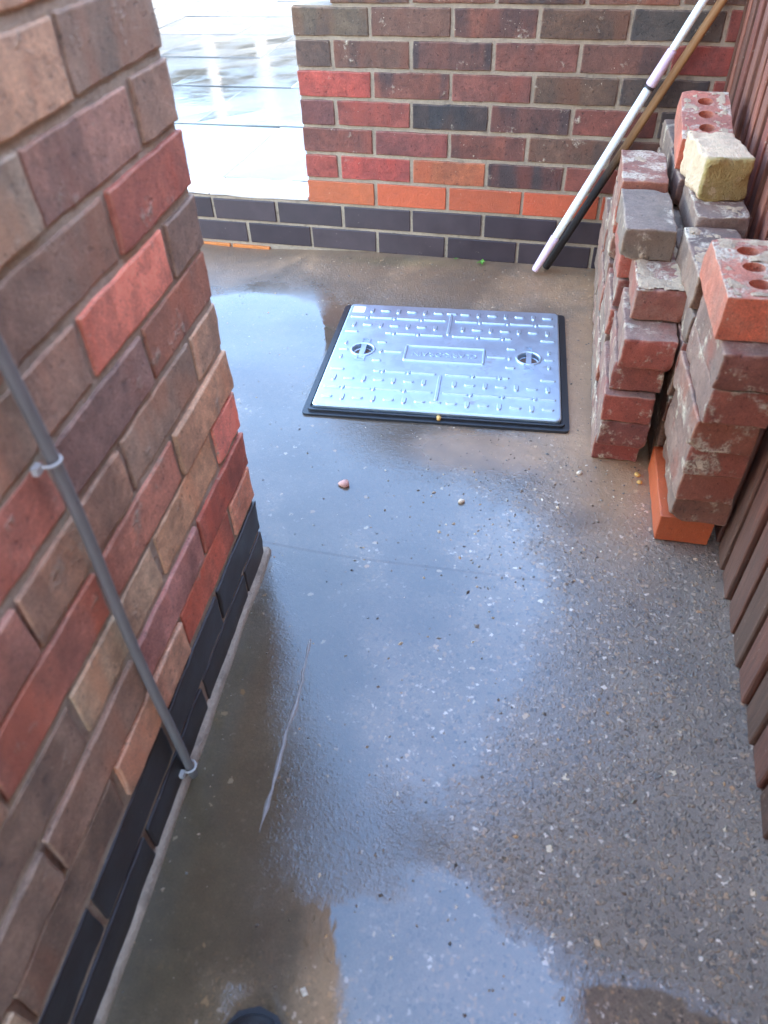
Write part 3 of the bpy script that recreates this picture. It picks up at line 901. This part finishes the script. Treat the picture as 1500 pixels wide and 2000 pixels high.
RS = [
 [(1.072,-1.172,.0625,(180,92,54),'smooth'),(1.085,-1.184,.126,(128,84,70),'old'),(1.080,-1.198,.188,(138,80,64),'old'),(1.077,-1.206,.251,(146,78,62),'old'),(1.070,-1.226,.313,(150,86,62),'old'),(1.075,-1.236,.376,(142,80,66),'old'),(1.074,-1.243,.440,(132,82,72),'old'),(1.066,-1.206,.505,(200,104,72),'hole')],
 [(1.068,-.952,.063,(128,80,70),'old'),(1.066,-.960,.126,(120,98,92),'old'),(1.064,-.968,.188,(132,86,76),'old'),(1.060,-.972,.251,(122,96,90),'old'),(1.056,-.990,.313,(150,84,74),'old'),(1.058,-1.006,.376,(120,98,92),'old'),(1.053,-.990,.440,(128,104,96),'cap')],
 [(1.054,-.735,.063,(120,84,76),'old'),(1.052,-.740,.128,(134,84,72),'old'),(1.050,-.745,.192,(118,94,88),'old'),(1.050,-.752,.257,(130,82,74),'old'),(1.048,-.758,.322,(122,92,86),'old'),(1.042,-.764,.388,(116,98,94),'old'),(1.058,-.772,.457,(116,96,92),'cap')],
 [(1.042,-.512,.063,(126,82,72),'old'),(1.040,-.518,.127,(118,94,88),'old'),(1.040,-.522,.191,(136,84,72),'old'),(1.038,-.526,.255,(120,90,84),'old'),(1.036,-.532,.319,(128,82,76),'old'),(1.036,-.536,.383,(118,96,92),'old'),(1.036,-.540,.449,(124,92,88),'old')],
 [(1.034,-.290,.063,(126,82,72),'old'),(1.032,-.294,.127,(118,94,88),'old'),(1.032,-.300,.191,(136,84,72),'old'),(1.030,-.302,.255,(120,90,84),'old'),(1.030,-.306,.319,(128,82,76),'old'),(1.028,-.308,.383,(116,92,90),'old'),(1.028,-.310,.449,(112,92,92),'old')],
]
COLN = ['front', 'second', 'third', 'fourth', 'fifth']
for sname, S, rz0 in (('left', LS, 0.035), ('right', RS, 0.055)):
    for ci, colm in enumerate(S):
        for k, (x, y, z, cl, kd) in enumerate(colm):
            top = k == len(colm) - 1
            pos = ('top' if top else ORD[k]) + ' brick'
            lab = '%s %s of the %s column in the %s stack by the fence' % (cname(cl), pos, COLN[ci], sname)
            nm = 'loose_brick'
            if kd == 'hole':
                lab = 'orange brick with three holes and white mortar topping the front column nearest the fence'; nm = 'holed_brick'
            if kd == 'smooth':
                lab = 'clean orange brick on the ground under the front column of the right stack'
            if sname == 'left' and ci == 0 and top: lab = 'dark red brick with mortar frame on top of the left front column'
            if sname == 'left' and ci == 1 and top: lab = 'plain grey faced brick on top of the second column in the left stack'
            put_brick(x, y, z, cl, kd, lab, rz0 + rnd.uniform(-.025, .025) * (0.4 if k == 0 else 1), rnd.uniform(-.008, .008), rnd.uniform(-.008, .008), 0, 1.0 if kd in ('smooth', 'hole') else rnd.choice((1, .9, .7)), name=nm)
# odd bricks on top of the right stack
put_brick(1.030, -.497, .535, (190, 96, 70), 'hole', 'red brick with three holes tilted on the back of the right stack', 0.02, -0.20, 0.0, 1, name='holed_brick')
t = NT('pale_yellow_brick')
v = t.objcoord()
tc = t.node('ShaderNodeTexCoord').outputs['Object']
sep = t.node('ShaderNodeSeparateXYZ'); t.put(sep.inputs[0], tc)
mid = t.noise(v, 60, 6, 0.7); fin = t.noise(v, 240, 4, 0.7)
cc = t.scalecol(lin(226, 204, 172), t.math('MULTIPLY_ADD', mid, 0.7, 0.62))
ol = t.math('MULTIPLY', t.step(sep.outputs[0], -0.070, -0.084), t.step(t.noise(v, 30, 4), 0.25, 0.45, 0.5, 1))
cc = t.mix(ol, cc, t.scalecol(lin(160, 142, 88), t.math('MULTIPLY_ADD', t.noise(v, 20, 3), 1.0, 0.5)))
blk = t.step(t.noise(v, 95, 4, 0.7), 0.62, 0.70, 0, 0.8)
side = t.step(sep.outputs[1], 0.030, 0.042)
cc = t.mix(t.math('MULTIPLY', blk, t.math('MULTIPLY_ADD', side, 0.7, 0.3)), cc, lin(70, 66, 60))
M['pale_brick'] = t.done(cc, 0.85, t.bump(t.math('ADD', mid, t.math('MULTIPLY', fin, 0.9)), 1.0, 0.006))
pale_me.materials.append(M['pale_brick'])
put_brick(1.062, -.695, .535, (220, 200, 170), 'old', 'chunky pale cream brick with mossy end sitting on the right stack', 0.16, 0, 0, me=pale_me, name='pale_brick', dims=(0.175, 0.088, 0.078))

def crust(b, seed, thr, L=0.205, W=0.09, H=0.0605, holes=False, frame=False, scale=26, hmax=0.003):
    off = Vector((seed * 3.7, seed * 1.3, 0))
    nx, ny = 44, 20
    def hh(x, y):
        n_ = noise.noise(Vector((x, y, 0)) * scale + off) * 0.6 + noise.noise(Vector((x, y, 0)) * scale * 2.3 + off) * 0.4 + noise.noise(Vector((x, y, 0)) * scale * 6 - off) * 0.22
        if frame:
            e = min((L/2 - abs(x - 0.012)) / (L/2), (W/2 - abs(y)) / (W/2) * 0.9)
            n_ += 0.55 - 1.5 * max(0, e - 0.15)
        if holes:
            for hx in (-0.058, 0.0, 0.058):
                if (x - hx) ** 2 + y * y < 0.0185 ** 2: return -1
        if abs(x) > L/2 - 0.001 or abs(y) > W/2 - 0.001: n_ -= 0.25
        return n_ - thr
    bm = bmesh.new()
    vs = {}
    for i in range(nx + 1):
        for j in range(ny + 1):
            x, y = -L/2 + L * i / nx, -W/2 + W * j / ny
            h = hh(x, y)
            if h > -0.06:
                z = H/2 - 0.0006 + min(1.0, max(0.0, h * 4)) * hmax * 0.55 + max(0, h) * hmax + 0.0006 * noise.noise(Vector((x, y, 3)) * 320)
                vs[i, j] = bm.verts.new((x + 0.001 * noise.noise(Vector((x * 200, y * 200, 1))), y + 0.001 * noise.noise(Vector((x * 200, y * 200, 9))), z if h > 0 else H/2 - 0.0012))
    for i in range(nx):
        for j in range(ny):
            q = [(i, j), (i+1, j), (i+1, j+1), (i, j+1)]
            if all(k in vs for k in q): bm.faces.new([vs[k] for k in q])
    for v in [v for v in bm.verts if not v.link_faces]: bm.verts.remove(v)
    tag(link('mortar_crust', bm_mesh(bm, 'mortar_crust', True), b, M['mortar_cream']), kind='stuff')
M['mortar_cream'] = mortar('cream_mortar', lin(186, 168, 142), 0.006)
for o in list(col.objects):
    lb = o.get('label', '')
    if o.name.startswith('holed_brick'):
        crust(o, 3 if 'topping' in lb else 8, -0.02 if 'topping' in lb else 0.10, H=0.065, holes=True)
    elif lb.startswith('dark red brick with mortar frame'): crust(o, 5, 0.12, frame=True)
    elif 'top brick of the second column in the right' in lb: crust(o, 12, 0.02)
    elif 'top brick of the third column in the right' in lb: crust(o, 17, 0.14)
    elif 'top brick of the third column in the left' in lb: crust(o, 21, 0.16)
    elif 'sixth brick of the second column in the left' in lb: crust(o, 27, 0.1)

# ------------------------------------------------------------------ leaning poles
def pole(name, p0, p1, secs, label, cat):
    p0, p1 = Vector(p0), Vector(p1)
    d = p1 - p0
    root = empty(name, p0)
    root.rotation_euler = d.to_track_quat('Z', 'Y').to_euler()
    tag(root, label, cat)
    for nm, a, b, r0, r1, mat in secs:
        bm = bmesh.new()
        n_ = 5
        pts = [(0, 0, a + (b - a) * i / n_) for i in range(n_ + 1)]
        rr = [r0 + (r1 - r0) * i / n_ for i in range(n_ + 1)]
        e_ = min(0.004, (b - a) * 0.2)
        pts = [(0, 0, a), (0, 0, a + e_)] + pts[1:-1] + [(0, 0, b - e_), (0, 0, b)]
        rr = [rr[0] * 0.8, rr[0]] + rr[1:-1] + [rr[-1], rr[-1] * 0.8]
        add_tube(bm, pts, rr, 20)
        link(nm, bm_mesh(bm, nm, True), root, M[mat])
    return root
P0 = (0.734, -0.070, 0.012); P1 = (1.143, -0.030, 0.885)
Lp = (Vector(P1) - Vector(P0)).length
pl = pole('broom_handle', P0, P1, [('grip', 0.0, 0.118, 0.0105, 0.0135, 'pink_plastic'), ('shaft', 0.116, 0.545, 0.0115, 0.0115, 'white_plastic'), ('collar', 0.545, 0.551, 0.0142, 0.0142, 'dark_ring'), ('sleeve', 0.551, 0.640, 0.0138, 0.0118, 'pink_plastic'), ('upper_shaft', 0.638, Lp, 0.0098, 0.0098, 'white_plastic')], 'white telescopic pole with pink grips leaning in the corner by the wall', 'pole')
pole('wooden_pole', (0.764, -0.040, 0.010), (1.150, -0.016, 0.80), [('shaft', 0.0, 0.87, 0.0115, 0.0105, 'pole_wood')], 'brown wooden pole blackened at its foot behind the white pole', 'pole')

# ------------------------------------------------------------------ small things on the ground
def pebble_mesh(name, r, seed, sq=(1.0, 0.8, 0.6)):
    bm = bmesh.new()
    bmesh.ops.create_icosphere(bm, subdivisions=2, radius=r)
    rk = random.Random(seed); off = Vector((rk.uniform(0, 90), rk.uniform(0, 90), 0))
    for v in bm.verts:
        k = 1 + 0.35 * noise.noise(v.co / r * 0.9 + off)
        v.co = Vector((v.co.x * sq[0], v.co.y * sq[1], v.co.z * sq[2])) * k
    return bm_mesh(bm, name, True)
for i, (x, y, r, mt, lab) in enumerate((
    (0.452, -1.150, 0.012, 'pebble_pink', 'pink stone chip lying alone in the water film before the manhole cover'),
    (0.925, -1.005, 0.007, 'pebble', 'white pebble between the manhole cover and the left brick stack'),
    (1.042, -0.985, 0.007, 'pebble_yellow', 'yellow pebble between the feet of the two brick stacks'),
    (1.046, -1.008, 0.006, 'pebble_yellow', 'smaller yellow pebble just in front of another between the brick stacks'),
    (0.700, -1.150, 0.007, 'pebble', 'cream pebble in the middle of the wet concrete'),
    (0.600, -0.884, 0.008, 'pebble_yellow', 'yellow stone lying on the front edge of the black frame'))):
    o = link('pebble', pebble_mesh('pebble', r, i + 3), None, M[mt], (x, y, path_z(x, y) + r * 0.35 + (0.006 if i == 5 else 0)), (0, 0, i))
    tag(o, lab, 'pebble', 'loose pebbles on the path')

# grit bedded in the concrete
t = NT('grit')
gv = t.node('ShaderNodeNewGeometry')
ramp = t.node('ShaderNodeValToRGB'); t.put(ramp.inputs[0], gv.outputs['Random Per Island'])
e = ramp.color_ramp.elements
e[0].color = (*lin(70, 64, 58), 1); e[1].color = (*lin(214, 208, 194), 1)
for pos, cc in ((0.4, lin(104, 94, 80)), (0.7, lin(132, 122, 108)), (0.84, lin(168, 132, 88)), (0.93, lin(190, 178, 154))):
    q = ramp.color_ramp.elements.new(pos); q.color = (*cc, 1)
M['grit'] = t.done(ramp.outputs[0], 0.3)
bm = bmesh.new()
rnd = random.Random(91)
count = 0
while count < 4200:
    y = -2.25 + 2.2 * (1 - rnd.random() ** 1.3)
    x = rnd.uniform(-0.2, 1.19)
    if y < -1.36 and x < 0.37 + 0.11 * (-1.36 - y): continue
    dens = 0.10 + 0.9 * max(0, min(1, (x - 0.45) / 0.5))
    if y > -0.9: dens = 0.10 if x < 0.88 else 0.55
    if y > -0.15: dens = 0.4
    if x > 1.10 - 0.034 * y - 0.02 and y < -1.2: dens = 1.0
    if y < -1.36 and x < 0.41 + 0.11 * (-1.36 - y): dens = 0.9
    if rnd.random() > dens: continue
    lx = (x - MHC.x) * math.cos(MHR) + (y - MHC.y) * math.sin(MHR); ly = -(x - MHC.x) * math.sin(MHR) + (y - MHC.y) * math.cos(MHR)
    if abs(lx) < FW/2 + 0.003 and abs(ly) < FD/2 + 0.003: continue
    r = 0.0011 + 0.0022 * rnd.random() ** 3.0 + (0.0016 if rnd.random() < 0.03 else 0)
    z = path_z(x, y) + r * rnd.uniform(-0.3, 0.3) - (0.0012 if y < JOINT(x) else 0)
    a = rnd.uniform(0, 6.28)
    sx, sy, sz = r * rnd.uniform(0.9, 1.5), r * rnd.uniform(0.7, 1.0), r * rnd.uniform(0.5, 0.9)
    vs = []
    for (dx, dy, dz) in ((1,0,0),(-1,0,0),(0,1,0),(0,-1,0),(0,0,1)):
        jx, jy = dx * sx + rnd.uniform(-.3, .3) * r, dy * sy + rnd.uniform(-.3, .3) * r
        vs.append(bm.verts.new((x + jx * math.cos(a) - jy * math.sin(a), y + jx * math.sin(a) + jy * math.cos(a), z + dz * sz)))
    for f in ((0,2,4),(2,1,4),(1,3,4),(3,0,4)):
        bm.faces.new([vs[q] for q in f])
    count += 1
tag(link('grit', bm_mesh(bm, 'grit'), None, M['grit']), 'pale grit and small stones bedded in the wet concrete', 'grit', kind='stuff')

# pale bead added to stand in for a streak of sky reflected in water
bm = bmesh.new()
pth = [(0.512, -1.545), (0.520, -1.60), (0.530, -1.66), (0.532, -1.72), (0.540, -1.78), (0.545, -1.83), (0.548, -1.87)]
fine = []
for a, b in zip(pth, pth[1:]):
    for k in range(9): fine.append((a[0] + (b[0] - a[0]) * k / 9, a[1] + (b[1] - a[1]) * k / 9))
fine.append(pth[-1])
prev = None
for i, (x, y) in enumerate(fine):
    f = i / (len(fine) - 1)
    w = (0.0034 + 0.003 * math.sin(f * math.pi)) * max(0.35, 0.85 + 0.7 * noise.noise(Vector((y * 33, 0, 0)))); h = w * 0.4
    x += 0.002 * noise.noise(Vector((y * 60, 5, 0)))
    z = path_z(x, y) - 0.0012
    ring = [bm.verts.new((x - w, y, z - 0.002)), bm.verts.new((x - w * 0.4, y, z + h + 0.001)), bm.verts.new((x + w * 0.3, y, z + h)), bm.verts.new((x + w, y, z - 0.002))]
    if prev:
        for q in range(3): bm.faces.new((prev[q], prev[q+1], ring[q+1], ring[q]))
    else: bm.faces.new(ring[::-1])
    prev = ring
bm.faces.new(prev)
M['sky_streak'] = plain('pale_sky_streak', lin(132, 130, 128), 0.14, 0, 90, 0.5)
tag(link('sky_streak_ridge', bm_mesh(bm, 'sky_streak_ridge', True), None, M['sky_streak']), 'thin pale ridge standing in for a streak of reflected sky on the wet path beside the tall wall', 'mortar ridge')

# weed at the foot of the garden wall
def weed(x, y, s, n, label, seed):
    root = empty('weed', (x, y, path_z(x, y)))
    tag(root, label, 'weed', 'weeds at the foot of the wall')
    rk = random.Random(seed)
    for i in range(n):
        bm = bmesh.new()
        L = s * rk.uniform(0.7, 1.1); W = L * 0.42
        prev = None
        for j in range(6):
            f = j / 5
            w = W * math.sin(math.pi * min(1, 0.08 + f * 0.92)) ** 0.8 * 0.5 + 0.0006
            z = L * (0.55 * f - 0.45 * f * f); r = L * f
            ring = [bm.verts.new((r, -w, z + w * 0.35)), bm.verts.new((r, 0, z)), bm.verts.new((r, w, z + w * 0.35))]
            if prev:
                for q in range(2): bm.faces.new((prev[q], prev[q+1], ring[q+1], ring[q]))
            prev = ring
        link('leaf', bm_mesh(bm, 'leaf', True), root, M['leaf'], (0, 0, 0.003), (0, -rk.uniform(0.1, 0.5), i * 6.28 / n + rk.uniform(-.4, .4)))
weed(0.566, -0.030, 0.017, 7, 'small green weed on the concrete by the wall left of the poles', 1)
weed(0.482, -0.016, 0.009, 4, 'tiny green sprout at the wall foot farther from the poles', 2)

# toe of a black shoe at the bottom edge
shoe = tag(empty('shoe', (0.648, -2.208, 0.0), R(8)), 'toe of a black leather shoe on the wet path at the bottom', 'shoe')
def shoe_part(name, sc, z0, z1fun, mat):
    bm = bmesh.new()
    prev = None
    prof = [(-0.135, 0.028), (-0.12, 0.034), (-0.06, 0.034), (0.0, 0.036), (0.05, 0.043), (0.09, 0.042), (0.112, 0.037), (0.126, 0.029), (0.135, 0.019), (0.139, 0.009)]
    for y, w in prof:
        h = z1fun(y); w *= sc
        ring = []
        for k in range(13):
            a = math.pi * k / 12
            ring.append(bm.verts.new((w * math.cos(a), y, z0 + (h - z0) * (math.sin(a) ** 0.7))))
        if prev:
            for q in range(12): bm.faces.new((prev[q], prev[q+1], ring[q+1], ring[q]))
        else: bm.faces.new(ring)
        prev = ring
    bm.faces.new(prev[::-1])
    return link(name, bm_mesh(bm, name, True), shoe, M[mat])
shoe_part('upper', 1.0, 0.012, lambda y: 0.10 if y < -0.04 else 0.10 - 0.052 * min(1, (y + 0.04) / 0.12) - (0.0 if y < 0.10 else 0.030 * ((y - 0.10) / 0.039) ** 2), 'shoe_upper')
bm = bmesh.new()
add_prism(bm, [(0.037 * c_ , y_) for c_, y_ in ((0.8, -0.138), (1.0, -0.12), (1.0, -0.03), (1.2, 0.05), (1.2, 0.09), (1.0, 0.12), (0.62, 0.140), (0, 0.147), (-0.62, 0.140), (-1.0, 0.12), (-1.2, 0.09), (-1.2, 0.05), (-1.0, -0.03), (-1.0, -0.12), (-0.8, -0.138))], 0.0, 0.016)
link('sole', bm_mesh(bm, 'sole'), shoe, M['shoe_sole'])
for k in range(4):
    bm = bmesh.new()
    y = 0.0 + 0.017 * k
    z = 0.088 - 0.0075 * k
    add_tube(bm, [(-0.014, y, z - 0.006), (-0.006, y + 0.002, z), (0.006, y - 0.002, z), (0.014, y, z - 0.006)], 0.0022, 6)
    link('lace', bm_mesh(bm, 'lace', True), shoe, M['shoe_sole'])

# ------------------------------------------------------------------ beyond the raised paving
gw = tag(empty('boundary_wall', (-3.2, 6.4, 0.15)), 'white rendered boundary wall on the far side of the paving', 'wall')
bm = bmesh.new(); add_box(bm, -4.5, 4.5, 0, 0.2, -0.05, 0.72)
link('wall', bm_mesh(bm, 'wall'), gw, M['render'])
bm = bmesh.new(); add_box(bm, -4.55, 4.55, -0.03, 0.23, 0.72, 0.78)
link('coping', bm_mesh(bm, 'coping'), gw, M['render'])
ff = tag(empty('slatted_fence', (-3.2, 6.5, 0.93)), 'dark slatted fence standing on the white wall beyond the paving', 'fence')
rnd = random.Random(8)
x = -4.4
while x < 4.4:
    w = rnd.choice((0.5, 0.7, 0.35))
    bm = bmesh.new(); add_box(bm, 0, w, -0.01, 0.012, 0.002, 0.62 + rnd.uniform(-.04, .04))
    link('panel', bm_mesh(bm, 'panel'), ff, M['dark_fence'], (x, 0, 0))
    bm = bmesh.new(); add_box(bm, 0, 0.09, -0.04, 0.04, 0.002, 0.7)
    link('post', bm_mesh(bm, 'post'), ff, M[rnd.choice(('render', 'render', 'yellow'))], (x + w + 0.02, 0, 0))
    x += w + 0.13
